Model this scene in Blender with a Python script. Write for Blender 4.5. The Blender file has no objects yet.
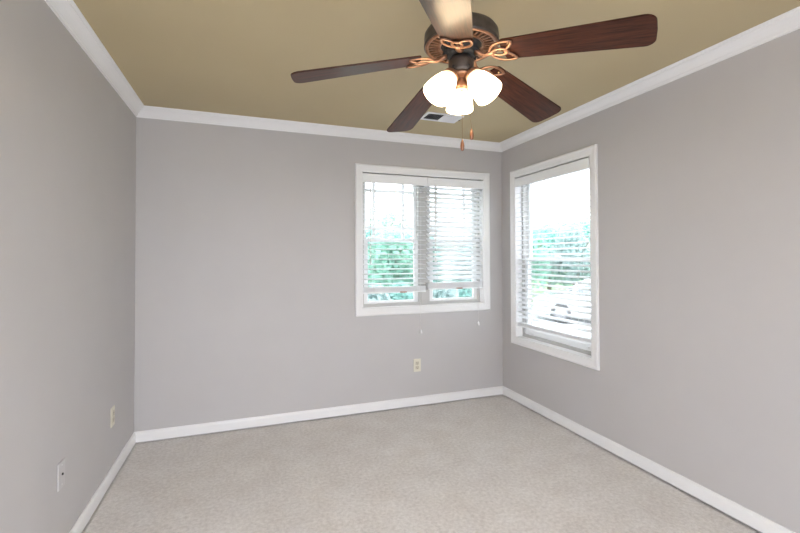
import bpy, bmesh, math, random
from mathutils import Vector, Matrix
random.seed(7)
C = bpy.context.scene.collection
PI = math.pi
def R(d): return math.radians(d)

# ------------------------------------------------------------------ camera
W, H = 3.108, 2.44            # room width, ceiling height; back wall is y = 0, left wall x = 0
YR = -4.10                    # rear wall
cam_d = bpy.data.cameras.new('camera')
cam = bpy.data.objects.new('camera', cam_d); C.objects.link(cam)
yaw, pit, rol, FPX, CY = 0.3482, 0.0156, -0.0029, 421.9, 250.44
fw = Vector((math.sin(yaw)*math.cos(pit), math.cos(yaw)*math.cos(pit), math.sin(pit)))
rt = Vector((math.cos(yaw), -math.sin(yaw), 0)); up = rt.cross(fw)
r2 = rt*math.cos(rol) + up*math.sin(rol); u2 = -rt*math.sin(rol) + up*math.cos(rol)
M = Matrix.Identity(4)
for i in range(3):
    M[i][0], M[i][1], M[i][2] = r2[i], u2[i], -fw[i]
M[0][3], M[1][3], M[2][3] = 0.7619, -3.5374, 1.3406
cam.matrix_world = M
cam_d.sensor_width = 36.0
cam_d.lens = FPX/800*36
cam_d.shift_y = -(266.5-CY)/800
cam_d.clip_start = 0.02; cam_d.clip_end = 300
bpy.context.scene.camera = cam

# ------------------------------------------------------------------ sky, exposure
SKY = 3.6
SHADE_GLOW = 6.0
world = bpy.data.worlds.new('overcast_sky'); bpy.context.scene.world = world
world.use_nodes = True
wn = world.node_tree; wn.nodes.clear()
wo = wn.nodes.new('ShaderNodeOutputWorld'); wb = wn.nodes.new('ShaderNodeBackground')
wb.inputs['Color'].default_value = (0.94, 0.965, 1.04, 1); wb.inputs['Strength'].default_value = SKY
wn.links.new(wb.outputs[0], wo.inputs[0])
vs = bpy.context.scene.view_settings
vs.view_transform = 'Standard'; vs.look = 'None'; vs.gamma = 1.0; vs.use_curve_mapping = False
vs.exposure = 1.32
cy = bpy.context.scene.cycles
cy.use_denoising = True
cy.max_bounces = 14; cy.diffuse_bounces = 8; cy.transparent_max_bounces = 24; cy.glossy_bounces = 4
cy.sample_clamp_indirect = 8.0; cy.caustics_reflective = False; cy.caustics_refractive = False

def portal(name, loc, rot, sx, sy):
    l = bpy.data.lights.new(name, 'AREA'); l.shape = 'RECTANGLE'; l.size = sx; l.size_y = sy
    l.cycles.is_portal = True
    o = bpy.data.objects.new(name, l); C.objects.link(o); o.location = loc; o.rotation_euler = rot
    return o
portal('daylight_portal', (2.30, 0.20, 1.49), (R(-90), 0, 0), 1.2, 1.2)
portal('daylight_portal', (W+0.20, -0.683, 1.335), (0, R(90), 0), 1.5, 0.95)

# ------------------------------------------------------------------ materials
def mat(name, col, rough=0.6, metal=0.0, spec=0.5, coat=0.0, coat_rough=0.2):
    m = bpy.data.materials.new(name); m.use_nodes = True
    b = m.node_tree.nodes['Principled BSDF']
    b.inputs['Base Color'].default_value = (*col, 1); b.inputs['Roughness'].default_value = rough
    b.inputs['Metallic'].default_value = metal; b.inputs['Specular IOR Level'].default_value = spec
    b.inputs['Coat Weight'].default_value = coat; b.inputs['Coat Roughness'].default_value = coat_rough
    return m
def noise_mat(name, c1, c2, scale, rough=0.6, bump=0.0, bscale=None, metal=0.0, detail=4, stretch=None, lo=0.35, hi=0.65, spec=0.5, coat=0.0, coat_rough=0.2, bdist=0.002):
    m = mat(name, c1, rough, metal, spec, coat, coat_rough); nt = m.node_tree; N = nt.nodes; L = nt.links
    b = N['Principled BSDF']
    tc = N.new('ShaderNodeTexCoord'); mp = N.new('ShaderNodeMapping')
    if stretch: mp.inputs['Scale'].default_value = stretch
    L.new(tc.outputs['Object'], mp.inputs['Vector'])
    n = N.new('ShaderNodeTexNoise'); n.inputs['Scale'].default_value = scale; n.inputs['Detail'].default_value = detail
    L.new(mp.outputs[0], n.inputs['Vector'])
    cr = N.new('ShaderNodeValToRGB'); cr.color_ramp.elements[0].position = lo; cr.color_ramp.elements[1].position = hi
    cr.color_ramp.elements[0].color = (*c1, 1); cr.color_ramp.elements[1].color = (*c2, 1)
    L.new(n.outputs['Fac'], cr.inputs[0]); L.new(cr.outputs[0], b.inputs['Base Color'])
    if bump:
        n2 = N.new('ShaderNodeTexNoise'); n2.inputs['Scale'].default_value = bscale or scale; n2.inputs['Detail'].default_value = 3
        L.new(mp.outputs[0], n2.inputs['Vector'])
        bp = N.new('ShaderNodeBump'); bp.inputs['Strength'].default_value = bump; bp.inputs['Distance'].default_value = bdist
        L.new(n2.outputs['Fac'], bp.inputs['Height']); L.new(bp.outputs[0], b.inputs['Normal'])
    return m
m_wall = noise_mat('wall_paint', (0.495, 0.480, 0.480), (0.507, 0.492, 0.492), 3.0, 0.55, 0.06, 220)
m_ceil = noise_mat('tan_ceiling_paint', (0.485, 0.40, 0.242), (0.50, 0.415, 0.252), 2.0, 0.6, 0.06, 180)
m_trim = mat('white_trim_paint', (0.80, 0.80, 0.805), 0.35)
m_vinyl = mat('white_vinyl', (0.84, 0.85, 0.85), 0.4)
m_slat = mat('white_slat', (0.90, 0.91, 0.92), 0.45)
_nt = m_slat.node_tree; _p = _nt.nodes['Principled BSDF']; _tr = _nt.nodes.new('ShaderNodeBsdfTranslucent'); _tr.inputs[0].default_value = (0.94, 0.95, 0.96, 1)
_ms = _nt.nodes.new('ShaderNodeMixShader'); _ms.inputs[0].default_value = 0.45
_nt.links.new(_p.outputs[0], _ms.inputs[1]); _nt.links.new(_tr.outputs[0], _ms.inputs[2]); _nt.links.new(_ms.outputs[0], _nt.nodes['Material Output'].inputs[0])
m_blind = mat('white_valance', (0.86, 0.875, 0.89), 0.4)
m_cord = mat('white_cord', (0.78, 0.77, 0.75), 0.7)
m_frame = mat('window_frame_almond', (0.50, 0.49, 0.475), 0.5)
m_dark = mat('dark_part_gap_shade', (0.02, 0.02, 0.02), 0.8)  # dark parts, and painted shade behind vent slots and louvers
m_bronze = noise_mat('oil_rubbed_bronze', (0.060, 0.050, 0.045), (0.090, 0.074, 0.065), 30, 0.42, metal=0.55)
m_copper = noise_mat('antique_copper', (0.24, 0.125, 0.075), (0.36, 0.20, 0.125), 40, 0.38, metal=0.75)
m_brass = mat('chain_metal', (0.35, 0.25, 0.14), 0.4, metal=0.9)
m_ivory = mat('ivory_plastic', (0.70, 0.67, 0.56), 0.4)
m_white_pl = mat('white_plastic', (0.75, 0.74, 0.74), 0.4)
m_slot = mat('slot_black', (0.03, 0.028, 0.025), 0.7)
m_ventw = mat('register_white', (0.78, 0.79, 0.82), 0.45)
m_label = mat('tag_red_brown', (0.35, 0.09, 0.05), 0.6)

# carpet: pile bump and mottled beige
m_carpet = noise_mat('beige_carpet', (0.725, 0.69, 0.66), (0.815, 0.795, 0.775), 5.0, 0.95, 0.6, 240, detail=12, lo=0.28, hi=0.74, spec=0.1, bdist=0.006)
nt = m_carpet.node_tree
_b = nt.nodes['Principled BSDF']; _b.inputs['Sheen Weight'].default_value = 0.15
_n = nt.nodes.new('ShaderNodeTexNoise'); _n.inputs['Scale'].default_value = 48; _n.inputs['Detail'].default_value = 8; _n.inputs['Roughness'].default_value = 0.72
_tc = [n for n in nt.nodes if n.type == 'TEX_COORD'][0]; nt.links.new(_tc.outputs['Object'], _n.inputs['Vector'])
_mx = nt.nodes.new('ShaderNodeMix'); _mx.data_type = 'RGBA'; _mx.blend_type = 'MULTIPLY'; _mx.inputs['Factor'].default_value = 0.6
_cr = nt.nodes.new('ShaderNodeValToRGB'); _cr.color_ramp.elements[0].position = 0.30; _cr.color_ramp.elements[1].position = 0.62
_cr.color_ramp.elements[0].color = (0.55, 0.52, 0.50, 1); _cr.color_ramp.elements[1].color = (1, 1, 1, 1)
nt.links.new(_n.outputs['Fac'], _cr.inputs[0])
_src = _b.inputs['Base Color'].links[0].from_socket
nt.links.new(_src, _mx.inputs['A']); nt.links.new(_cr.outputs[0], _mx.inputs['B']); nt.links.new(_mx.outputs['Result'], _b.inputs['Base Color'])

# walnut fan blade, grain along local x
m_wood = noise_mat('walnut_blade', (0.017, 0.007, 0.005), (0.084, 0.027, 0.014), 9, 0.42, stretch=(1.2, 16, 16), detail=6, lo=0.30, hi=0.72, coat=0.24, coat_rough=0.17, spec=0.10)

# lit frosted glass shade
m_shade = bpy.data.materials.new('lit_frosted_glass'); m_shade.use_nodes = True
_b = m_shade.node_tree.nodes['Principled BSDF']
_b.inputs['Base Color'].default_value = (0.9, 0.87, 0.8, 1); _b.inputs['Roughness'].default_value = 0.35
_b.inputs['Emission Color'].default_value = (1.0, 0.76, 0.48, 1); _b.inputs['Emission Strength'].default_value = SHADE_GLOW
m_collar = m_shade.copy(); m_collar.name = 'frosted_glass_dim_glow'  # dimmer, more orange copy paints the glow falling off at the neck
m_collar.node_tree.nodes['Principled BSDF'].inputs['Emission Strength'].default_value = 0.55; m_collar.node_tree.nodes['Principled BSDF'].inputs['Emission Color'].default_value = (1.0, 0.62, 0.26, 1)
m_bulb = bpy.data.materials.new('lit_bulb'); m_bulb.use_nodes = True
_b = m_bulb.node_tree.nodes['Principled BSDF']
_b.inputs['Emission Color'].default_value = (1.0, 0.84, 0.62, 1); _b.inputs['Emission Strength'].default_value = 14

def glass_mat():
    m = bpy.data.materials.new('window_glass'); m.use_nodes = True; nt = m.node_tree; nt.nodes.clear()
    o = nt.nodes.new('ShaderNodeOutputMaterial'); t = nt.nodes.new('ShaderNodeBsdfTransparent'); g = nt.nodes.new('ShaderNodeBsdfGlossy')
    t.inputs[0].default_value = (0.73, 0.75, 0.745, 1); g.inputs['Roughness'].default_value = 0.02
    x = nt.nodes.new('ShaderNodeMixShader'); x.inputs[0].default_value = 0.05
    nt.links.new(t.outputs[0], x.inputs[1]); nt.links.new(g.outputs[0], x.inputs[2]); nt.links.new(x.outputs[0], o.inputs[0])
    return m
m_glass = glass_mat()
def screen_mat():
    m = bpy.data.materials.new('insect_screen_mesh'); m.use_nodes = True; nt = m.node_tree; nt.nodes.clear()
    o = nt.nodes.new('ShaderNodeOutputMaterial'); t = nt.nodes.new('ShaderNodeBsdfTransparent'); g = nt.nodes.new('ShaderNodeBsdfDiffuse')
    g.inputs[0].default_value = (0.10, 0.11, 0.12, 1)
    x = nt.nodes.new('ShaderNodeMixShader'); x.inputs[0].default_value = 0.15
    nt.links.new(t.outputs[0], x.inputs[1]); nt.links.new(g.outputs[0], x.inputs[2]); nt.links.new(x.outputs[0], o.inputs[0])
    return m
m_screen = screen_mat()

# ------------------------------------------------------------------ mesh helpers
class MB:
    def __init__(s): s.v = []; s.f = []; s.sm = []
    def add(s, vs_, fs, smooth=False):
        n = len(s.v); s.v += [tuple(v) for v in vs_]
        for f in fs: s.f.append([i+n for i in f]); s.sm.append(smooth)
    def box(s, x0, x1, y0, y1, z0, z1, mtx=None, ch=0.0):
        if x0 > x1: x0, x1 = x1, x0
        if y0 > y1: y0, y1 = y1, y0
        if z0 > z1: z0, z1 = z1, z0
        if ch <= 0:
            vv = [Vector((x, y, z)) for x in (x0, x1) for y in (y0, y1) for z in (z0, z1)]
            ff = [(0,1,3,2), (4,6,7,5), (0,4,5,1), (2,3,7,6), (0,2,6,4), (1,5,7,3)]
            if mtx: vv = [mtx @ v for v in vv]
            s.add(vv, ff)
        else:
            bm = bmesh.new()
            bmesh.ops.create_cube(bm, size=1)
            for v in bm.verts:
                v.co = Vector(((x0+x1)/2 + v.co.x*(x1-x0), (y0+y1)/2 + v.co.y*(y1-y0), (z0+z1)/2 + v.co.z*(z1-z0)))
            bmesh.ops.bevel(bm, geom=bm.edges[:], offset=ch, segments=2, profile=0.5, affect='EDGES')
            s.from_bm(bm, mtx)
    def from_bm(s, bm, mtx=None, smooth=False):
        bm.verts.index_update()
        vv = [v.co.copy() for v in bm.verts]
        if mtx: vv = [mtx @ v for v in vv]
        s.add(vv, [[v.index for v in f.verts] for f in bm.faces], smooth); bm.free()
    def lathe(s, prof, n=32, mtx=None, smooth=True, cap=False):
        vv = []; ff = []
        for (r, z) in prof:
            for i in range(n):
                a = 2*PI*i/n; v = Vector((r*math.cos(a), r*math.sin(a), z)); vv.append(mtx @ v if mtx else v)
        for k in range(len(prof)-1):
            for i in range(n):
                j = (i+1) % n; ff.append((k*n+i, k*n+j, (k+1)*n+j, (k+1)*n+i))
        if cap:
            ff.append(tuple(range(n))[::-1]); ff.append(tuple((len(prof)-1)*n+i for i in range(n)))
        s.add(vv, ff, smooth)
    def tube(s, pts, r, n=8, closed=False, flat=None):
        pts = [Vector(p) for p in pts]; m = len(pts); vv = []; ff = []
        ref = None
        for i, p in enumerate(pts):
            a = pts[(i-1) % m] if (closed or i > 0) else p; b = pts[(i+1) % m] if (closed or i < m-1) else p
            t = (b-a).normalized()
            if flat: nrm = Vector(flat)
            elif ref is None: nrm = Vector((0,0,1)) if abs(t.z) < 0.9 else Vector((1,0,0))
            else: nrm = ref
            nrm = (nrm - t*nrm.dot(t)).normalized(); ref = nrm; bn = t.cross(nrm)
            rr = r[i] if isinstance(r, (list, tuple)) else r
            for k in range(n):
                ang = 2*PI*k/n; vv.append(p + nrm*(rr*math.cos(ang)*(0.6 if flat else 1)) + bn*(rr*math.sin(ang)))
        for i in range(m if closed else m-1):
            j = (i+1) % m
            for k in range(n):
                l = (k+1) % n; ff.append((i*n+k, i*n+l, j*n+l, j*n+k))
        if not closed:
            ff.append(tuple(range(n))[::-1]); ff.append(tuple((m-1)*n+k for k in range(n)))
        s.add(vv, ff, True)
    def prism(s, poly, z0, z1, mtx=None):
        n = len(poly); vv = [Vector((x, y, z0)) for x, y in poly] + [Vector((x, y, z1)) for x, y in poly]
        if mtx: vv = [mtx @ v for v in vv]
        ff = [tuple(range(n))[::-1], tuple(range(n, 2*n))] + [(i, (i+1) % n, n+(i+1) % n, n+i) for i in range(n)]
        s.add(vv, ff)
    def build(s, name, m, parent=None, loc=None):
        me = bpy.data.meshes.new(name)
        off = Vector(loc) if loc is not None else Vector((0,0,0))
        me.from_pydata([tuple(Vector(v)-off) for v in s.v], [], s.f)
        me.update()
        bm = bmesh.new(); bm.from_mesh(me); bmesh.ops.recalc_face_normals(bm, faces=bm.faces[:]); bm.to_mesh(me); bm.free()
        for p, f in zip(me.polygons, s.sm): p.use_smooth = f
        me.materials.append(m)
        o = bpy.data.objects.new(name, me); C.objects.link(o)
        if parent is not None: o.parent = parent
        o.location = off
        return o
def tag(o, label=None, cat=None, group=None, kind=None):
    if label: o['label'] = label
    if cat: o['category'] = cat
    if group: o['group'] = group
    if kind: o['kind'] = kind
    return o
def empty(name, loc=(0,0,0)):
    o = bpy.data.objects.new(name, None); C.objects.link(o); o.location = loc; o.empty_display_size = 0.1
    return o
class Sub:
    """parts given in world coordinates, parented to an Empty at loc"""
    def __init__(s, root): s.root = root; s.o = Vector(root.location)
    def put(s, mb, name, m, parent=None):
        p = parent or s.root
        mb.v = [tuple(Vector(v)-s.o) for v in mb.v]
        return mb.build(name, m, p)
def structure(o, label, cat): return tag(o, label, cat, kind='structure')

# ------------------------------------------------------------------ room shell
T = 0.16
# openings: back window, right window, left door, unseen rear opening added to let in fill light
BW = (1.692, 2.905, 0.889, 2.090)
RW = (-1.148, -0.219, 0.592, 2.084)
DL = (-2.74, -1.975, 0.0, 2.045)
FILL_RO = (0.12, 1.90, 0.0, 2.10)
def holed_wall(name, axis, pos0, pos1, a0, a1, hole, label, zt=H):
    mb = MB(); h0, h1, hz0, hz1 = hole
    rects = [(a0, h0, 0, zt), (h1, a1, 0, zt), (h0, h1, hz1, zt)]
    if hz0 > 0: rects.append((h0, h1, 0, hz0))
    for (b0, b1, z0, z1) in rects:
        if axis == 'x': mb.box(b0, b1, pos0, pos1, z0, z1)
        else: mb.box(pos0, pos1, b0, b1, z0, z1)
    return structure(mb.build(name, m_wall), label, 'wall')
holed_wall('wall_back', 'x', 0, T, -T, W+T, BW, 'light grey painted back wall with the double window')
holed_wall('wall_right', 'y', W, W+T, YR-T, 0, RW, 'light grey painted right wall with the single window')
holed_wall('wall_left', 'y', -T, 0, YR-T, 0, DL, 'light grey painted left wall with two low wall plates')
holed_wall('wall_rear', 'x', YR-T, YR, 0, W, FILL_RO, 'grey wall behind the viewer with a wide opening added for fill light')
mb = MB(); mb.box(-T, W+T, YR-T, T, H, H+0.15)
structure(mb.build('ceiling', m_ceil), 'flat tan painted ceiling above the fan', 'ceiling')
# carpet, slightly domed down at the edges so a thin gap shows under the baseboards
xs = [0.0, 0.0125, 0.016, 0.020] + [0.020+(W-0.04)*i/40 for i in range(1, 40)] + [W-0.020, W-0.016, W-0.0125, W]
ys = [YR, YR+0.0125, YR+0.016, YR+0.020] + [YR+0.020+(-YR-0.04)*i/50 for i in range(1, 50)] + [-0.020, -0.016, -0.0125, 0.0]
def cz(d): return 0.0 if d > 0.0195 else (-0.003 if d > 0.0155 else -0.016)
mb = MB(); nx, ny = len(xs)-1, len(ys)-1
vv = [(x, y, cz(min(x, W-x, y-YR, -y))) for y in ys for x in xs]
ff = [(j*(nx+1)+i, j*(nx+1)+i+1, (j+1)*(nx+1)+i+1, (j+1)*(nx+1)+i) for j in range(ny) for i in range(nx)]
mb.add(vv, ff); mb.box(-T, W+T, YR-T, T, -0.12, -0.020)
structure(mb.build('floor', m_carpet), 'beige short pile carpet covering the whole floor', 'floor')

# profile swept along each wall (mitred)
def run(name, prof, wall, a0, a1, m, label, cat, miter=True):
    """prof: (offset from wall, z); runs from a0 to a1 along the wall, mitred by the offset at both ends if they are corners"""
    mb = MB(); n = len(prof); vv = []
    for (a, sgn) in ((a0, 1), (a1, -1)):
        corner = miter if isinstance(miter, bool) else miter[0 if sgn == 1 else 1]
        for (o, z) in prof:
            t = a + (sgn*o if corner else 0)
            if wall == 'back': vv.append((t, -o, z))
            elif wall == 'rear': vv.append((t, YR+o, z))
            elif wall == 'left': vv.append((o, t, z))
            else: vv.append((W-o, t, z))
    ff = [(i, (i+1) % n, n+(i+1) % n, n+i) for i in range(n)] + [tuple(range(n)), tuple(range(n, 2*n))]
    mb.add(vv, ff)
    return mb
base_prof = [(0, 0.011), (0.0135, 0.011), (0.0135, 0.064), (0.012, 0.072), (0.0085, 0.078), (0.006, 0.0845), (0, 0.0845)]
crown_prof = [(0, H-0.073), (0.007, H-0.073), (0.009, H-0.064), (0.013, H-0.060), (0.014, H-0.055), (0.020, H-0.046), (0.030, H-0.034),
              (0.042, H-0.024), (0.050, H-0.019), (0.052, H-0.012), (0.058, H-0.009), (0.062, H-0.003), (0.062, H), (0, H)]
for wname, a0, a1 in (('left', YR, 0), ('right', YR, 0), ('back', 0, W)):
    if wname == 'left':
        mb = run('', base_prof, 'left', -1.911, 0, m_trim, '', '', (False, True))
        mb2 = run('', base_prof, 'left', YR, -2.804, m_trim, '', '', (True, False)); mb.add(mb2.v, mb2.f)
    else: mb = run('', base_prof, wname, a0, a1, m_trim, '', '')
    structure(mb.build('baseboard_'+wname, m_trim), 'white painted baseboard along the %s wall' % wname, 'baseboard')
mb = run('', base_prof, 'rear', 0, FILL_RO[0], m_trim, '', '', (True, False)); mb2 = run('', base_prof, 'rear', FILL_RO[1], W, m_trim, '', '', (False, True)); mb.add(mb2.v, mb2.f)
structure(mb.build('baseboard_rear', m_trim), 'white painted baseboard behind the viewer', 'baseboard')
for k, (wname, a0, a1) in enumerate((('left', YR, 0), ('right', YR, 0), ('back', 0, W), ('rear', 0, W))):
    mb = run('', crown_prof, wname, a0, a1, m_trim, '', '')
    structure(mb.build('trim_%d' % (k+1), m_trim), 'white crown molding where the %s wall meets the ceiling' % wname, 'crown molding')

# picture-frame casing around an opening; map (a, off, z) -> world
def casing(opening, width, mp, sides=4):
    a0, a1, z0, z1 = opening
    prof = [(0.0, 0.0), (0.0, 0.010), (0.006, 0.0135), (0.012, 0.0135), (width*0.62, 0.0165), (width*0.72, 0.0205), (width-0.006, 0.0205), (width, 0.016), (width, 0.0)]
    mb = MB(); n = len(prof)
    cs = [((a0, z0), (-1, -1)), ((a0, z1), (-1, 1)), ((a1, z1), (1, 1)), ((a1, z0), (1, -1))]
    if sides == 3: cs[0] = ((a0, z0), (-1, 0)); cs[3] = ((a1, z0), (1, 0))
    vv = [mp(c[0]+d[0]*w, o, c[1]+d[1]*w) for c, d in cs for (w, o) in prof]; ff = []
    for k in range(4 if sides == 4 else 3):
        j = (k+1) % 4
        for i in range(n-1): ff.append((k*n+i, k*n+i+1, j*n+i+1, j*n+i))
        ff.append((k*n, k*n+n-1, j*n+n-1, j*n))
    if sides == 3: ff += [tuple(range(n)), tuple(3*n+i for i in range(n))]
    mb.add(vv, ff); return mb

mpB = lambda a, o, z: (a, -o, z)           # back wall: o toward the room
mpR = lambda a, o, z: (W-o, a, z)          # right wall
mpL = lambda a, o, z: (o, a, z)            # left wall

def bar(mb, mp, a0, a1, o0, o1, z0, z1, ch=0.0):
    p, q = mp(a0, o0, z0), mp(a1, o1, z1)
    mb.box(p[0], q[0], p[1], q[1], p[2], q[2], ch=ch)
def frame(mb, mp, a0, a1, z0, z1, w, o0, o1, wb=None, ch=0.0, wt=None):
    wb = wb or w; wt = wt or w
    bar(mb, mp, a0, a0+w, o0, o1, z0, z1, ch); bar(mb, mp, a1-w, a1, o0, o1, z0, z1, ch)
    bar(mb, mp, a0+w, a1-w, o0, o1, z0, z0+wb, ch); bar(mb, mp, a0+w, a1-w, o0, o1, z1-wt, z1, ch)

def hung_unit(sub, mp, a0, a1, z0, z1, zm, grille, st=0.040, rb=0.050):
    """double hung window unit; negative offsets lie outside"""
    f = MB(); frame(f, mp, a0, a1, z0, z1, 0.026, -0.062, -0.150)
    sub.put(f, 'frame', m_frame)
    b0, b1 = a0+0.026, a1-0.026
    # upper sash sits on the outer track
    s = MB(); frame(s, mp, b0, b1, zm-0.014, z1-0.024, st-0.008, -0.108, -0.136, wb=0.032, ch=0.003)
    us = sub.put(s, 'upper_sash', m_vinyl)
    g = MB(); bar(g, mp, b0+st-0.010, b1-st+0.010, -0.120, -0.124, zm, z1-0.03); sub.put(g, 'glass', m_glass, us)
    if grille:
        g = MB(); ia0, ia1, iz0, iz1 = b0+st-0.008, b1-st+0.008, zm+0.018, z1-0.056
        for t in grille[0]: bar(g, mp, t-0.013, t+0.013, -0.116, -0.128, iz0, iz1)
        for t in grille[1]: bar(g, mp, ia0, ia1, -0.1165, -0.1275, t-0.013, t+0.013)
        sub.put(g, 'grille', m_vinyl, us)
    s = MB(); frame(s, mp, b0, b1, z0+0.026, zm+0.020, st, -0.074, -0.102, wb=rb, ch=0.003, wt=0.034)
    ls = sub.put(s, 'lower_sash', m_vinyl)
    g = MB(); bar(g, mp, b0+st-0.006, b1-st+0.006, -0.086, -0.090, z0+0.02+rb, zm-0.005); sub.put(g, 'glass', m_glass, ls)
    l = MB(); c = (b0+b1)/2; bar(l, mp, c-0.028, c+0.028, -0.076, -0.100, zm+0.020, zm+0.032, 0.003); bar(l, mp, c-0.006, c+0.03, -0.080, -0.092, zm+0.032, zm+0.040, 0.002)
    sub.put(l, 'sash_lock', m_vinyl, ls)
    for t in (b0+0.10, b1-0.10):
        l = MB(); bar(l, mp, t-0.022, t+0.022, -0.066, -0.075, z0+rb, z0+rb+0.008, 0.002); sub.put(l, 'finger_lift', m_vinyl, ls)
    sc = MB(); bar(sc, mp, b0+0.004, b1-0.004, -0.146, -0.147, z0+0.03, zm+0.004); sub.put(sc, 'insect_screen', m_screen)

def jamb(mp, op):
    j = MB(); a0, a1, z0, z1 = op; t = 0.012
    bar(j, mp, a0-0.001, a0+t, 0.009, -0.15, z0, z1); bar(j, mp, a1-t, a1+0.001, 0.009, -0.15, z0, z1)
    bar(j, mp, a0+t, a1-t, 0.009, -0.15, z0-0.001, z0+t); bar(j, mp, a0+t, a1-t, 0.009, -0.15, z1-t, z1+0.001)
    return j

# --- back wall: mulled pair of units in one casing
w1 = structure(empty('window_1', ((BW[0]+BW[1])/2, 0, BW[2])), 'white cased double window in the back wall', 'window')
S1 = Sub(w1)
S1.put(casing(BW, 0.057, mpB), 'casing', m_trim)
S1.put(jamb(mpB, BW), 'jamb', m_trim)
mu = MB(); bar(mu, mpB, 2.275, 2.335, -0.058, -0.152, BW[2]+0.012, BW[3]-0.012); S1.put(mu, 'mullion', m_frame)
zb, zt = BW[2]+0.012, BW[3]-0.012
hung_unit(S1, mpB, BW[0]+0.012, 2.276, zb, zt, 1.49, ((1.837, 2.119), (1.941, 1.604)), rb=0.022)
hung_unit(S1, mpB, 2.334, BW[1]-0.012, zb, zt, 1.49, ((2.455, 2.755), (1.941, 1.604)), rb=0.022)
# --- right wall single unit
w2 = structure(empty('window_2', (W, (RW[0]+RW[1])/2, RW[2])), 'white cased single window in the right wall', 'window')
S2 = Sub(w2)
S2.put(casing(RW, 0.057, mpR), 'casing', m_trim)
S2.put(jamb(mpR, RW), 'jamb', m_trim)
hung_unit(S2, mpR, RW[0]+0.012, RW[1]-0.012, RW[2]+0.012, RW[3]-0.012, 1.315, None, 0.044)

# --- closed white door in the left wall, only the tip of its casing is in view
d1 = structure(empty('door_1', (0, (DL[0]+DL[1])/2, 0)), 'white cased door in the left wall beside the viewer', 'door')
SD = Sub(d1)
SD.put(casing(DL, 0.064, mpL, 3), 'casing', m_trim)
jb = MB(); bar(jb, mpL, DL[0], DL[0]+0.02, 0, -T, 0, DL[3]); bar(jb, mpL, DL[1]-0.02, DL[1], 0, -T, 0, DL[3]); bar(jb, mpL, DL[0]+0.02, DL[1]-0.02, 0, -T, DL[3]-0.02, DL[3]); SD.put(jb, 'jamb', m_trim)
sl = MB(); bar(sl, mpL, DL[0]+0.022, DL[1]-0.022, -0.02, -0.055, 0.012, DL[3]-0.022)
for (a0, a1) in ((DL[0]+0.13, (DL[0]+DL[1])/2-0.05), ((DL[0]+DL[1])/2+0.05, DL[1]-0.13)):
    for (z0, z1) in ((0.22, 0.80), (0.98, 1.50), (1.62, 1.90)):
        frame(sl, mpL, a0, a1, z0, z1, 0.018, -0.022, -0.012, ch=0.003)
slab = SD.put(sl, 'door_slab', m_trim)
kb = MB(); kb.lathe([(0.001, 0.062), (0.018, 0.060), (0.026, 0.048), (0.024, 0.036), (0.011, 0.028), (0.010, 0.008), (0.030, 0.006), (0.031, 0.0)], 20, Matrix.Translation((-0.02, DL[1]-0.09, 0.95)) @ Matrix.Rotation(PI/2, 4, 'Y'))
SD.put(kb, 'door_knob', m_brass, slab)
# casing of the rear opening added for fill light
mb = casing(FILL_RO, 0.064, lambda a, o, z: (a, YR+o, z), 3)
structure(mb.build('trim_5', m_trim), 'white casing of the opening added for fill light behind the viewer', 'casing')

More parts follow.
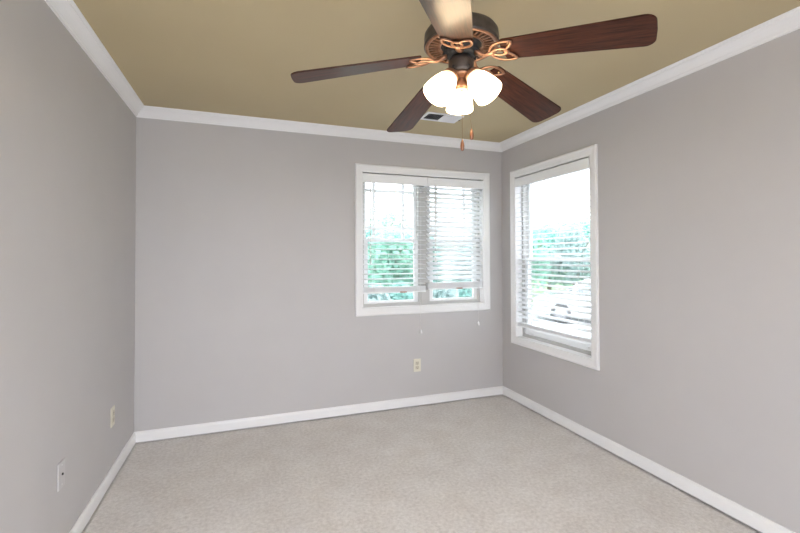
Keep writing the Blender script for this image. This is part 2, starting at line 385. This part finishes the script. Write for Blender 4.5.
# ------------------------------------------------------------------ window blinds
def make_blind(mp, a0, a1, ztop, zrail, rail_h, tilt, label, va0, va1, wand, cord_a, cord_z, tag_a, extra, pitch=0.0437):
    root = empty('window_blind', mp((a0+a1)/2, -0.03, ztop)); S = Sub(root)
    tag(root, label, 'blind', 'white slatted window blinds')
    v = MB(); bar(v, mp, va0, va1, 0.010, 0.002, ztop-0.080, ztop-0.001, 0.003)
    bar(v, mp, va0, va0+0.008, 0.002, -0.05, ztop-0.080, ztop-0.001); bar(v, mp, va1-0.008, va1, 0.002, -0.05, ztop-0.080, ztop-0.001)
    S.put(v, 'valance', m_blind)
    h = MB(); bar(h, mp, a0+0.008, a1-0.008, -0.005, -0.055, ztop-0.055, ztop-0.010); S.put(h, 'headrail', m_blind)
    # slats, crowned cross section, outer edge tipped up
    sl = MB(); z = ztop-0.092; oc = -0.029; w = 0.050; n = 5
    def slat(mb, z, ti, a0=a0, a1=a1, zr=0.0):
        vv = []
        for a, dz in ((a0, 0), (a1, zr)):
            for sgn in (1, -1):
                for i in (range(n+1) if sgn == 1 else range(n, -1, -1)):
                    u = (i/n-0.5)*w; c = 0.0018*(1-(2*i/n-1)**2) + sgn*0.0014
                    oo = oc - (u*math.cos(ti) - c*math.sin(ti)); zz = z + dz + u*math.sin(ti) + c*math.cos(ti)
                    vv.append(mp(a, oo, zz))
        m_ = 2*(n+1)
        mb.add(vv, [(i, (i+1) % m_, m_+(i+1) % m_, m_+i) for i in range(m_)] + [tuple(range(m_)), tuple(range(m_, 2*m_))])
    while z > zrail+rail_h+0.012:
        slat(sl, z, tilt); z -= pitch
    # surplus slats lie stacked on the bottom rail
    S.put(sl, 'slats', m_slat)
    sl = MB()
    for k in range(extra): slat(sl, zrail+0.018+0.0045*k+0.003, 0.0)
    S.put(sl, 'stacked_slats', m_blind)
    br = MB(); bar(br, mp, a0, a1, oc+0.027, oc-0.027, zrail, zrail+0.018, 0.004)
    rail = S.put(br, 'bottom_rail', m_blind)
    if tag_a:
        t = MB(); bar(t, mp, tag_a-0.032, tag_a+0.032, oc+0.0285, oc+0.0268, zrail+0.002, zrail+0.012)
        o = S.put(t, 'sticker', m_label, rail); tag(o, 'small red-brown sticker')
    for t in (a0+0.0, a1-0.0):
        e = MB(); s_ = 0.004 if t == a0 else -0.004
        bar(e, mp, t-s_*0.7, t, oc+0.022, oc-0.022, zrail+0.002, zrail+0.016); S.put(e, 'end_cap', m_white_pl, rail)
    # ladder tapes and route cords
    lc = MB(); wd = a1-a0
    for fr in ((0.16, 0.84) if wd < 0.8 else (0.14, 0.86)):
        a = a0+wd*fr
        for oo in (oc+0.026, oc-0.026): lc.tube([mp(a, oo, ztop-0.05), mp(a, oo, zrail+0.01)], 0.0011, 5)
    S.put(lc, 'ladder_cords', m_cord)
    if wand:
        wm = MB(); a, zw = wand
        wm.tube([mp(a, 0.014, ztop-0.075), mp(a, 0.016, zw+0.03)], 0.0042, 8); wm.tube([mp(a, 0.016, zw+0.035), mp(a, 0.016, zw+0.03), mp(a, 0.016, zw), mp(a, 0.016, zw-0.004)], [0.0035, 0.006, 0.0085, 0.004], 10)
        wm.tube([mp(a, -0.01, ztop-0.045), mp(a, 0.012, ztop-0.058), mp(a, 0.014, ztop-0.08)], 0.0018, 6)
        S.put(wm, 'tilt_wand', m_cord)
    if cord_a:
        cm = MB(); hang = 0.027 if cord_z < 0.85 else 0.014
        for d in (-0.0035, 0.0035): cm.tube([mp(cord_a+d, 0.012, ztop-0.082), mp(cord_a+d*0.8, hang, ztop-0.25), mp(cord_a+d*0.3, hang, cord_z+0.03)], 0.0005, 5)
        c = S.put(cm, 'lift_cord', m_cord)
        tm = MB(); p = Vector(mp(cord_a, hang, cord_z))
        tm.lathe([(0.0005, 0.040), (0.005, 0.038), (0.010, 0.026), (0.0135, 0.008), (0.012, 0.0), (0.0005, 0.0)], 14, Matrix.Translation(p)); S.put(tm, 'tassel', m_white_pl, c)
    return root
make_blind(mpB, 1.711, 2.297, 2.069, 1.021, 0.058, R(7), 'white blind on left half of the back window, slats nearly flat', 1.6965, 2.3085, (1.770, 1.286), 2.232, 0.655, 2.078, 8)
make_blind(mpB, 2.322, 2.888, 2.069, 1.040, 0.064, R(36), 'white blind on right half of the back window, slats tipped more closed', 2.3125, 2.901, (2.388, 1.292), 2.822, 0.692, 2.640, 10)
make_blind(mpR, -1.128, -0.236, 2.063, 0.700, 0.040, R(13), 'long white blind in the right wall window', -1.128, -0.224, None, None, None, None, 4)

# ------------------------------------------------------------------ ceiling fan
FC = Vector((1.556, -2.065, 0))
fan = tag(empty('ceiling_fan', (FC.x, FC.y, H)), 'bronze ceiling fan with five walnut blades and three lit glass shades', 'ceiling fan')
F = Sub(fan)
AX = Matrix.Translation(FC)
mb = MB(); mb.lathe([(0.001, H), (0.068, H), (0.070, H-0.006), (0.066, H-0.030), (0.045, H-0.058), (0.022, H-0.066), (0.016, H-0.068), (0.016, 2.26)], 36, AX)
F.put(mb, 'canopy', m_bronze)
mb = MB(); mb.lathe([(0.016, 2.285), (0.030, 2.283), (0.036, 2.262), (0.075, 2.256), (0.112, 2.246), (0.134, 2.232), (0.1445, 2.217), (0.146, 2.200), (0.1445, 2.184), (0.147, 2.178), (0.147, 2.172), (0.142, 2.167),
                    (0.130, 2.170), (0.128, 2.182), (0.060, 2.186), (0.001, 2.186)], 64, AX)
housing = F.put(mb, 'motor_housing', m_bronze)
for a in (R(-25), R(95), R(215)):
    sc = MB(); sc.lathe([(0.0005, 0.004), (0.003, 0.003), (0.004, 0.0)], 10, AX @ Matrix.Rotation(a, 4, 'Z') @ Matrix.Translation((0.1455, 0, 2.205)) @ Matrix.Rotation(PI/2, 4, 'Y')); F.put(sc, 'screw', m_brass, housing)
# slotted vent ring, conical
mb = MB()
mb.lathe([(0.129, 2.172), (0.129, 2.166), (0.141, 2.164), (0.1435, 2.168), (0.140, 2.172), (0.129, 2.172)], 64, AX)
mb.lathe([(0.080, 2.176), (0.080, 2.170), (0.092, 2.1685), (0.093, 2.174), (0.080, 2.176)], 64, AX)
for k in range(36):
    mtx = AX @ Matrix.Rotation(2*PI*k/36, 4, 'Z'); mb.box(0.090, 0.131, -0.0042, 0.0042, 2.1665, 2.171, mtx)
F.put(mb, 'vent_ring', m_copper)
mb = MB(); mb.lathe([(0.123, 2.1745), (0.078, 2.1745), (0.062, 2.170), (0.060, 2.140), (0.056, 2.132), (0.001, 2.132)], 40, AX)  # flywheel; its wide black disc paints the shade behind the vent slots
for k in range(5): mb.box(0.05, 0.072, -0.016, 0.016, 2.134, 2.146, AX @ Matrix.Rotation(2*PI*k/5-0.894, 4, 'Z'))
F.put(mb, 'flywheel_and_slot_shade', m_dark)
mb = MB(); mb.lathe([(0.001, 2.128), (0.040, 2.126), (0.043, 2.118), (0.049, 2.113), (0.0505, 2.104), (0.0505, 2.072), (0.048, 2.064), (0.041, 2.060), (0.001, 2.060)], 40, AX)
sw = F.put(mb, 'switch_housing', m_bronze)
for a in (R(205), R(275), R(330)):
    sc = MB(); sc.lathe([(0.0005, 0.004), (0.004, 0.003), (0.005, 0.0)], 10, AX @ Matrix.Rotation(a, 4, 'Z') @ Matrix.Translation((0.050, 0, 2.078)) @ Matrix.Rotation(PI/2, 4, 'Y')); F.put(sc, 'screw', m_dark, sw)
# blades and irons
th0, pitch_, slope, tx, ty, ZA = -0.894, 0.188, -0.161, 0.010, -0.027, 2.140
def blade_matrix(k):
    a = th0 + 2*PI*k/5
    u = Vector((math.cos(a), math.sin(a), slope - (0.035 if k == 4 else 0))); t = Vector((-math.sin(a)*math.cos(pitch_), math.cos(a)*math.cos(pitch_), -math.sin(pitch_)))
    u.z += tx*u.x+ty*u.y; t.z += tx*t.x+ty*t.y
    u.normalize(); t = (t-u*t.dot(u)).normalized(); n = u.cross(t)
    m_ = Matrix.Identity(4)
    for i in range(3): m_[i][0], m_[i][1], m_[i][2] = u[i], t[i], n[i]
    m_[0][3], m_[1][3], m_[2][3] = 0, 0, ZA-H
    return m_
r0, r1, hw0, hw1 = 0.166, 0.668, 0.0585, 0.0775
def blade_mesh():
    out = []
    rc = 0.034
    out += [(r0+0.004, -hw0+0.004), (r0+0.012, -hw0)]
    for i in range(7):
        a = -PI/2 + PI/2*i/6; out.append((r1-rc-0.002+rc*math.cos(a), -hw1+rc+rc*math.sin(a)))
    out.append((r1, 0))
    for i in range(7):
        a = PI/2*i/6; out.append((r1-rc-0.002+rc*math.cos(a), hw1-rc+rc*math.sin(a)))
    out += [(r0+0.012, hw0), (r0+0.004, hw0-0.004), (r0, 0.03), (r0-0.002, 0), (r0, -0.03)]
    bm = bmesh.new()
    vs_ = [bm.verts.new((x, y, -0.003)) for x, y in out]; f = bm.faces.new(vs_)
    r = bmesh.ops.extrude_face_region(bm, geom=[f])
    bmesh.ops.translate(bm, verts=[v for v in r['geom'] if isinstance(v, bmesh.types.BMVert)], vec=(0, 0, 0.006))
    ed = [e for e in bm.edges if abs(e.verts[0].co.z-e.verts[1].co.z) < 1e-6]
    bmesh.ops.bevel(bm, geom=ed, offset=0.0015, segments=2, affect='EDGES')
    m_ = MB(); m_.from_bm(bm); return m_
def bez(p, n=10):
    out = []
    for i in range(n+1):
        t = i/n; s = 1-t
        out.append(tuple(s**3*p[0][j]+3*s*s*t*p[1][j]+3*s*t*t*p[2][j]+t**3*p[3][j] for j in range(3)))
    return out
def iron_mesh():
    m_ = MB(); zb = -0.0085; N = (0, 0, 1)
    m_.tube([(0.062, 0, 0.000), (0.075, 0, -0.003), (0.090, 0.003, -0.011), (0.105, 0.003, -0.0135), (0.122, 0, -0.0105), (0.145, 0, zb)], [0.017, 0.014, 0.0105, 0.0095, 0.0120, 0.006], 10, flat=N)
    for s in (1, -1):
        pts = bez([(0.116, 0, zb), (0.134, 0.050*s, zb), (0.168, 0.062*s, zb), (0.214, 0.050*s, zb)], 12)
        pts += bez([(0.214, 0.050*s, zb), (0.210, 0.030*s, zb), (0.190, 0.015*s, zb), (0.176, 0.0*s, zb)], 8)[1:]
        m_.tube(pts, [0.0064]*6+[0.0056]*(len(pts)-6), 8, flat=N)
    m_.tube([(0.160+0.030*math.cos(2*PI*i/20), 0.018*math.sin(2*PI*i/20), zb-0.0015) for i in range(20)], 0.0056, 8, closed=True, flat=N)
    m_.tube([(0.116, 0, zb), (0.130, 0, zb), (0.136, 0, zb)], [0.010, 0.013, 0.009], 10, flat=N)
    return m_
bm0, im0 = blade_mesh(), iron_mesh()
b_first = i_first = None
for k in range(5):
    if k == 0:
        b = bm0.build('blade', m_wood, fan); ir = im0.build('blade_iron', m_copper, fan)
        b_me, i_me = b.data, ir.data
        sm_ = MB(); sm_.lathe([(0.0005, -0.008), (0.003, -0.0075), (0.0045, -0.003)], 10)
        s_me = None
    else:
        b = bpy.data.objects.new('blade', b_me); C.objects.link(b); b.parent = fan
        ir = bpy.data.objects.new('blade_iron', i_me); C.objects.link(ir); ir.parent = fan
    for (x, y) in ((0.198, 0.036), (0.198, -0.036), (0.160, 0.0)):
        if s_me is None: scr = sm_.build('screw', m_brass, ir); s_me = scr.data
        else: scr = bpy.data.objects.new('screw', s_me); C.objects.link(scr); scr.parent = ir
        scr.location = (x, y, 0)
    b.matrix_local = blade_matrix(k); ir.matrix_local = blade_matrix(k)
# fitter, arms, cup
mb = MB(); mb.lathe([(0.040, 2.0615), (0.046, 2.059), (0.044, 2.053), (0.034, 2.047), (0.020, 2.043), (0.012, 2.040), (0.012, 2.032)], 36, AX)
fit_ = F.put(mb, 'light_fitter', m_copper)
mb = MB(); mb.lathe([(0.011, 2.046), (0.016, 2.044), (0.0175, 2.038), (0.017, 2.031), (0.0235, 2.011), (0.0245, 2.006), (0.021, 2.003), (0.001, 2.004)], 28, AX)
F.put(mb, 'finial', m_copper)
az0 = math.atan2(1.473, 0.793) + R(4)
SH = 0.885
shade_prof = [(r*SH, z*SH) for r, z in [(0.026, 0.0), (0.031, -0.004), (0.037, -0.016), (0.045, -0.036), (0.0525, -0.060), (0.0585, -0.086), (0.0620, -0.110), (0.0635, -0.128), (0.0628, -0.1305), (0.0612, -0.128), (0.0597, -0.110), (0.0562, -0.086), (0.0502, -0.060), (0.0427, -0.036), (0.0347, -0.016), (0.0285, -0.005)]]
for k in range(3):
    az = az0 + 2*PI*k/3; d = Vector((math.cos(az), math.sin(az), 0)); tl = R(38)
    neck = FC + Vector((0, 0, 2.050)) + d*0.046
    mtx = Matrix.Translation(neck) @ Matrix.Rotation(az, 4, 'Z') @ Matrix.Rotation(-tl, 4, 'Y')
    am = MB(); am.tube([FC+Vector((0,0,2.056))+d*0.022, FC+Vector((0,0,2.057))+d*0.034, neck+Vector((0,0,0.010))-d*0.004], 0.011, 10)
    am.lathe([(0.010, 0.014), (0.024, 0.011), (0.031, 0.003), (0.0325, -0.010), (0.030, -0.012)], 28, mtx)
    F.put(am, 'shade_holder', m_copper, fit_)
    sh = MB(); sh.lathe(shade_prof[3:-2], 40, mtx); so = F.put(sh, 'glass_shade', m_shade)
    cl = MB(); cl.lathe(shade_prof[:4]+shade_prof[-3:], 40, mtx); F.put(cl, 'shade_collar', m_collar, so)
    bu = MB(); bu.lathe([(0.012, -0.004), (0.013, -0.030), (0.022, -0.052), (0.0275, -0.074), (0.024, -0.092), (0.012, -0.103), (0.0005, -0.106)], 24, mtx @ Matrix.Scale(0.86, 4)); F.put(bu, 'bulb', m_bulb, so)
# pull chains with wooden fobs
fob = [(0.0005, 0.046), (0.0025, 0.045), (0.004, 0.040), (0.0065, 0.032), (0.0082, 0.020), (0.0075, 0.009), (0.005, 0.002), (0.0005, 0.0)]
m_fob = noise_mat('wooden_fob', (0.12, 0.042, 0.016), (0.22, 0.085, 0.036), 60, 0.35, stretch=(1, 1, 0.2), coat=0.4)
for top, bot in (((0.0, -0.006, 2.004), (0.0, -0.006, 1.756)), ((0.0235, 0.004, 2.062), (0.047, 0.004, 1.806))):
    T_ = FC+Vector(top); B_ = FC+Vector(bot)
    cm = MB(); e = B_+Vector((0, 0, 0.045)); n = int((T_-e).length/0.0042)
    cm.tube([T_, e], 0.0013, 5)
    for i in range(n+1):
        p = T_.lerp(e, i/n); cm.lathe([(0.0002, 0.0014), (0.0012, 0.0007), (0.0012, -0.0007), (0.0002, -0.0014)], 6, Matrix.Translation(p))
    ch = F.put(cm, 'pull_chain', m_brass)
    fm = MB(); fm.lathe(fob, 18, Matrix.Translation(B_)); F.put(fm, 'fob', m_fob, ch)

# ------------------------------------------------------------------ ceiling register
vr = tag(empty('ceiling_register', (2.205, -0.54, H)), 'white ceiling air register with shade painted behind its louvers near the back wall', 'vent'); V = Sub(vr)
x0, x1, y0, y1 = 2.045, 2.355, -0.630, -0.456
mb = MB()
for (a0, a1, b0, b1) in ((x0, x1, y0, y0+0.022), (x0, x1, y1-0.022, y1), (x0, x0+0.022, y0+0.022, y1-0.022), (x1-0.022, x1, y0+0.022, y1-0.022), (2.196, 2.208, y0+0.022, y1-0.022)):
    mb.box(a0, a1, b0, b1, H-0.007, H-0.0005, ch=0.0015)
V.put(mb, 'frame', m_ventw)
mb = MB(); mb.box(x0+0.02, x1-0.02, y0+0.02, y1-0.02, H-0.0015, H-0.0005); V.put(mb, 'duct_shade_sheet', m_dark)  # black sheet paints the shade inside the duct
for (a0, a1, ang, nm) in ((x0+0.022, 2.196, R(-40), 'louvers'), (2.208, x1-0.022, R(35), 'louvers')):
    mb = MB(); n = 7
    for i in range(n):
        c = a0 + (a1-a0)*(i+0.5)/n
        mb.box(-0.0095, 0.0095, y0+0.02, y1-0.02, -0.0004, 0.0004, Matrix.Translation((c, 0, H-0.0095)) @ Matrix.Rotation(ang, 4, 'Y'))
    V.put(mb, nm, m_ventw)
mb = MB(); mb.lathe([(0.0005, H-0.013), (0.005, H-0.012), (0.006, H-0.007)], 12, Matrix.Translation((2.354, -0.545, 0))); V.put(mb, 'damper_lever', m_slot)

# ------------------------------------------------------------------ wall plates
def outlet(mp, a, z, label, m):
    root = tag(empty('wall_outlet', mp(a, 0, z)), label, 'outlet', 'ivory wall outlets'); S = Sub(root)
    mb = MB(); bar(mb, mp, a-0.035, a+0.035, 0.0055, 0.0, z-0.0575, z+0.0575, 0.002); S.put(mb, 'cover_plate', m)
    for dz in (-0.0195, 0.0195):
        mb = MB(); bar(mb, mp, a-0.0165, a+0.0165, 0.0085, 0.005, z+dz-0.0155, z+dz+0.0155, 0.0012); rc = S.put(mb, 'receptacle', m_ivory2)
        sl = MB()
        for da in (-0.0065, 0.0065): bar(sl, mp, a+da-0.0012, a+da+0.0012, 0.0088, 0.008, z+dz-0.001, z+dz+0.0075)
        bar(sl, mp, a-0.0022, a+0.0022, 0.0088, 0.008, z+dz-0.0105, z+dz-0.006); S.put(sl, 'slots', m_slot, rc)
    mb = MB(); bar(mb, mp, a-0.003, a+0.003, 0.0068, 0.005, z-0.003, z+0.003, 0.0008); S.put(mb, 'screw', m_ivory2)
m_ivory2 = mat('ivory_receptacle', (0.56, 0.52, 0.41), 0.4)
outlet(mpB, 2.206, 0.366, 'ivory power outlet on the back wall under the double window', m_ivory)
outlet(mpL, -0.535, 0.383, 'ivory power outlet low on the left wall near the corner', m_ivory)
root = tag(empty('cable_plate', mpL(-1.286, 0, 0.395)), 'pale cable jack plate on the left wall nearest the viewer', 'wall plate'); S = Sub(root)
mb = MB(); bar(mb, mpL, -1.286-0.035, -1.286+0.035, 0.0055, 0.0, 0.395-0.0575, 0.395+0.0575, 0.002); S.put(mb, 'cover_plate', mat('painted_plate', (0.535, 0.52, 0.525), 0.45))
mb = MB(); mb.lathe([(0.0005, 0.010), (0.005, 0.010), (0.0055, 0.004)], 12, Matrix.Translation((0.0, -1.286, 0.397)) @ Matrix.Rotation(PI/2, 4, 'Y')); S.put(mb, 'coax_jack', m_slot)
for dz in (-0.042, 0.042):
    mb = MB(); mb.lathe([(0.0005, 0.0072), (0.003, 0.0066), (0.0035, 0.005)], 10, Matrix.Translation((0.0, -1.286, 0.395+dz)) @ Matrix.Rotation(PI/2, 4, 'Y')); S.put(mb, 'screw', m_white_pl)

# ------------------------------------------------------------------ outdoors
GZ = -0.75
m_lawn = noise_mat('lawn', (0.20, 0.33, 0.17), (0.30, 0.42, 0.24), 3, 0.9)
m_drive = noise_mat('concrete_drive', (0.60, 0.60, 0.60), (0.70, 0.70, 0.70), 2, 0.85)
m_bark = noise_mat('bark', (0.16, 0.12, 0.09), (0.25, 0.20, 0.16), 8, 0.9, stretch=(3, 3, 0.5))
def leaf_mat(name, a, b):
    m = noise_mat(name, a, b, 1.6, 0.6, detail=5)
    nt = m.node_tree; p = nt.nodes['Principled BSDF']; t = nt.nodes.new('ShaderNodeBsdfTranslucent'); x = nt.nodes.new('ShaderNodeMixShader'); x.inputs[0].default_value = 0.4
    nt.links.new(p.inputs['Base Color'].links[0].from_socket, t.inputs[0]); nt.links.new(p.outputs[0], x.inputs[1]); nt.links.new(t.outputs[0], x.inputs[2]); nt.links.new(x.outputs[0], nt.nodes['Material Output'].inputs[0])
    return m
m_leaf = [leaf_mat('leaf_aqua_green_hazed', (0.32, 0.58, 0.53), (0.47, 0.73, 0.68)), leaf_mat('leaf_soft_green_hazed', (0.34, 0.60, 0.50), (0.50, 0.75, 0.64)), leaf_mat('leaf_grey_green_hazed', (0.42, 0.54, 0.53), (0.56, 0.68, 0.66))]  # paleness of these greens paints the outdoor haze into the leaves
mb = MB(); mb.box(-60, 90, YR-60, 110, GZ-0.2, GZ)
structure(mb.build('lawn', m_lawn), 'green lawn outside the house', 'lawn')
mb = MB(); mb.box(-25, 28, YR-30, YR-T-0.02, GZ, GZ+0.04)  # unseen pale slab added to bounce neutral light into the room
structure(mb.build('bounce_slab', m_drive), 'pale concrete slab added unseen behind the house to bounce light', 'bounce_slab')
mb = MB(); mb.box(-6, 16, T+0.02, 10.5, GZ, GZ+0.01); mb.box(W+T+0.02, 20, -8, T+0.02, GZ, GZ+0.01)
structure(mb.build('driveway', m_drive), 'pale concrete drive outside both windows', 'driveway')

def crown_mesh(rx, rz, nleaf, seed, size):
    rnd = random.Random(seed); m_ = MB()
    lobes = [(Vector((rnd.uniform(-0.5, 0.5)*rx, rnd.uniform(-0.5, 0.5)*rx, rnd.uniform(-0.55, 0.55)*rz)), rnd.uniform(0.45, 0.65)) for _ in range(12)] + [(Vector((0, 0, 0)), 0.7)]
    for i in range(nleaf):
        c, s = rnd.choice(lobes)
        d = Vector((rnd.gauss(0, 1), rnd.gauss(0, 1), rnd.gauss(0, 1))).normalized()*s*(rnd.random()**0.4)
        p = c + Vector((d.x*rx, d.y*rx, d.z*rz))
        n = Vector((rnd.gauss(0, 1), rnd.gauss(0, 1), rnd.gauss(0, 1)+0.6)).normalized(); t = n.orthogonal().normalized(); b_ = n.cross(t)
        an = rnd.uniform(0, 2*PI); t, b_ = t*math.cos(an)+b_*math.sin(an), b_*math.cos(an)-t*math.sin(an)
        l = size*rnd.uniform(0.7, 1.3); w_ = l*0.55
        m_.add([p-t*l/2, p+b_*w_/2+n*0.02, p+t*l/2, p-b_*w_/2+n*0.02], [(0,1,2,3)])
    return m_
def tree(loc, h, rx, label, lm, seed, group, name='garden_tree', nleaf=3600, size=0.22):
    root = tag(empty(name, loc), label, 'tree' if 'tree' in name else 'shrub', group)
    if 'tree' in name:
        tr = MB(); rnd = random.Random(seed)
        tr.tube([(0,0,-0.1), (0.02,0.01,h*0.2), (rnd.uniform(-.1,.1),rnd.uniform(-.1,.1),h*0.4), (rnd.uniform(-.15,.15),0,h*0.75)], [h*0.030, h*0.022, h*0.017, h*0.008], 8)
        for k in range(5):
            a = k*1.26+rnd.random(); tr.tube([(0,0,h*(0.28+0.05*k)), (math.cos(a)*rx*0.35, math.sin(a)*rx*0.35, h*(0.45+0.05*k)), (math.cos(a)*rx*0.65, math.sin(a)*rx*0.65, h*(0.55+0.05*k))], [h*0.012, h*0.009, h*0.004], 6)
        tr.build('trunk', m_bark, root)
        cm = crown_mesh(rx, h*0.42, nleaf, seed, size); o = cm.build('crown', lm, root); o.location = (0, 0, h*0.58)
    else:
        st = MB()
        for k in range(5):
            a = k*1.3; st.tube([(0,0,-0.05), (math.cos(a)*rx*0.3, math.sin(a)*rx*0.3, h*0.5)], [0.03, 0.012], 6)
        st.build('stems', m_bark, root)
        cm = crown_mesh(rx, h*0.5, nleaf, seed, size); o = cm.build('foliage', lm, root); o.location = (0, 0, h*0.5)
    return root
CAMX, CAMY = 0.762, -3.537
def at(px, dist):
    """ground point straight out through column px of the view at a horizontal distance"""
    a = yaw + math.atan((px-400)/FPX)
    return (CAMX + dist*math.sin(a), CAMY + dist*math.cos(a), GZ)
gt = 'trees beyond the windows'
tree(at(362, 18.5), 3.7, 1.25, 'aqua green tree at the left edge of the back window', m_leaf[0], 1, gt)
tree(at(387, 14.4), 3.2, 1.05, 'bushy soft green tree behind the left half of the back window', m_leaf[1], 2, gt)
tree(at(419, 16.3), 3.2, 0.95, 'aqua green tree behind the middle of the back window', m_leaf[0], 3, gt)
tree(at(386, 36), 7.6, 3.6, 'distant pale tree rising above the others in the back window', m_leaf[2], 4, gt)
tree(at(478, 15.5), 2.6, 0.95, 'pale tree behind the right edge of the back window', m_leaf[2], 5, gt)
tree(at(526, 18.2), 3.6, 1.15, 'soft green tree at the left edge of the right wall window', m_leaf[1], 6, gt)
tree(at(549, 24), 4.3, 1.5, 'aqua green tree in the middle of the right wall window', m_leaf[0], 7, gt)
tree(at(574, 20.5), 3.8, 1.2, 'grey green tree right of centre in the right wall window', m_leaf[2], 8, gt)
tree(at(596, 26), 4.5, 1.6, 'aqua green tree at the right edge of the right wall window', m_leaf[0], 9, gt)
tree(at(545, 44), 7.2, 4.0, 'distant pale tree behind the row in the right wall window', m_leaf[2], 10, gt)
gs = 'low shrubs beyond the windows'
tree(at(371, 11.3), 1.4, 0.62, 'grey green shrub low at left in the back window', m_leaf[2], 11, gs, 'garden_shrub', 1500, 0.2)
tree(at(401, 13.2), 1.45, 0.66, 'aqua shrub low behind the left half of the back window', m_leaf[0], 12, gs, 'garden_shrub', 1500, 0.2)
tree(at(443, 12.0), 1.35, 0.66, 'teal shrub low behind the right half of the back window', m_leaf[2], 13, gs, 'garden_shrub', 1200, 0.2)
tree(at(468, 14.0), 1.3, 0.45, 'small aqua shrub in front of the white house', m_leaf[0], 14, gs, 'garden_shrub', 900, 0.2)

# white neighbouring house behind the right half of the back window
hp = Vector(at(452, 19)); ang = -math.atan2(hp.x-CAMX, hp.y-CAMY)
hs = tag(empty('neighbor_house', hp), 'white sided house with a pale roof beyond the back window', 'house'); hs.rotation_euler = (0, 0, ang)
m_siding = mat('white_siding', (0.80, 0.81, 0.82), 0.7); m_roof = noise_mat('pale_shingle', (0.55, 0.55, 0.57), (0.66, 0.66, 0.68), 6, 0.85); m_pane = mat('house_window_glass', (0.20, 0.30, 0.34), 0.15)
mb = MB(); mb.box(-2.0, 1.7, 0, 4, -0.1, 2.7)
for i in range(18): mb.box(-2.0, 1.7, -0.012, 0, 0.15*i-0.0, 0.15*i+0.02)
mb.build('wall', m_siding, hs)
mb = MB(); mb.prism([(-2.25, 2.65), (1.95, 2.65), (-0.15, 3.9)], -4.3, 0.3, Matrix.Rotation(PI/2, 4, 'X')); mb.build('roof', m_roof, hs)
for x in (-1.5, 0.55):
    mb = MB(); mb.box(x-0.02, x+0.92, -0.05, -0.012, 0.75, 1.95); fr_ = mb.build('window', m_siding, hs)
    mb = MB(); mb.box(x+0.05, x+0.85, -0.06, -0.045, 0.83, 1.87); mb.build('pane', m_pane, fr_)

# white car parked on the driveway
def car(loc, rz, label):
    root = tag(empty('parked_car', loc), label, 'car'); root.rotation_euler = (0, 0, rz)
    m_body = mat('white_car_paint', (0.82, 0.83, 0.84), 0.25, coat=1.0, coat_rough=0.05); m_tire = mat('tire_rubber', (0.10, 0.10, 0.102), 0.8); m_rim = mat('wheel_alloy', (0.5, 0.5, 0.52), 0.3, metal=0.9)
    m_cg = mat('car_glass', (0.30, 0.33, 0.35), 0.1); m_red = mat('tail_lamp_red', (0.5, 0.03, 0.03), 0.2)
    prof = [(-2.2, 0.32), (-2.25, 0.62), (-2.15, 0.86), (-1.75, 0.96), (1.0, 0.93), (1.85, 0.84), (2.2, 0.66), (2.22, 0.34), (1.75, 0.25), (-1.75, 0.25)]
    def loft(m_, pr, hw, hwt, zt):
        n = len(pr); secs = []
        for s, k in ((-1, 1.0), (-0.86, 0.0), (0.86, 0.0), (1, 1.0)):
            secs.append([Vector((x*(1-0.03*k), s*hw, z-(0.03*k if z > 0.5 else -0.02*k))) for x, z in pr])
        vv = [v for s_ in secs for v in s_]; ff = [(k*n+i, k*n+(i+1) % n, (k+1)*n+(i+1) % n, (k+1)*n+i) for k in range(3) for i in range(n)]
        ff += [tuple(range(n)), tuple(3*n+i for i in range(n))]; m_.add(vv, ff)
    mb = MB(); loft(mb, prof, 0.90, 0.9, 0.9); mb.build('body', m_body, root)
    def trap(m_, x0, x1, x2, x3, z0, z1, w0, w1):
        vv = [(x0, -w0, z0), (x3, -w0, z0), (x3, w0, z0), (x0, w0, z0), (x1, -w1, z1), (x2, -w1, z1), (x2, w1, z1), (x1, w1, z1)]
        m_.add(vv, [(0,1,2,3), (4,5,6,7), (0,1,5,4), (1,2,6,5), (2,3,7,6), (3,0,4,7)])
    mb = MB(); trap(mb, -1.85, -1.15, 0.35, 1.15, 0.90, 1.40, 0.80, 0.62); mb.build('cabin_glass', m_cg, root)
    mb = MB(); trap(mb, -1.22, -1.12, 0.32, 0.42, 1.385, 1.44, 0.65, 0.60)
    for s in (-1, 1):
        for (xa, xb) in ((-1.85, -1.15), (-0.30, -0.28), (1.15, 0.35)):
            mb.tube([(xa, s*0.81, 0.91), (xb, s*0.635, 1.40)], 0.04, 6)
    mb.build('roof_panel', m_body, root)
    for x in (-1.40, 1.38):
        for s in (-1, 1):
            mt = Matrix.Translation((x, s*0.80, 0.32)) @ Matrix.Rotation(PI/2, 4, 'X')
            mb = MB(); mb.lathe([(0.20, -0.11), (0.30, -0.11), (0.32, -0.08), (0.32, 0.08), (0.30, 0.11), (0.20, 0.11)], 24, mt); wh = mb.build('wheel', m_tire, root)
            mb = MB(); mb.lathe([(0.001, 0.10), (0.20, 0.112), (0.205, -0.112), (0.001, -0.10)], 20, mt); mb.build('rim', m_rim, wh)
    for s in (-0.62, 0.62):
        mb = MB(); mb.box(-2.27, -2.20, s-0.18, s+0.18, 0.62, 0.80, ch=0.01); mb.build('tail_lamp', m_red, root)
        mb = MB(); mb.box(2.12, 2.20, s-0.18, s+0.18, 0.56, 0.70, ch=0.01); mb.build('headlamp', m_rim, root)
p = at(606, 15.0); car((p[0], p[1], GZ+0.01), R(140), 'white car parked on the driveway beyond the right wall window')
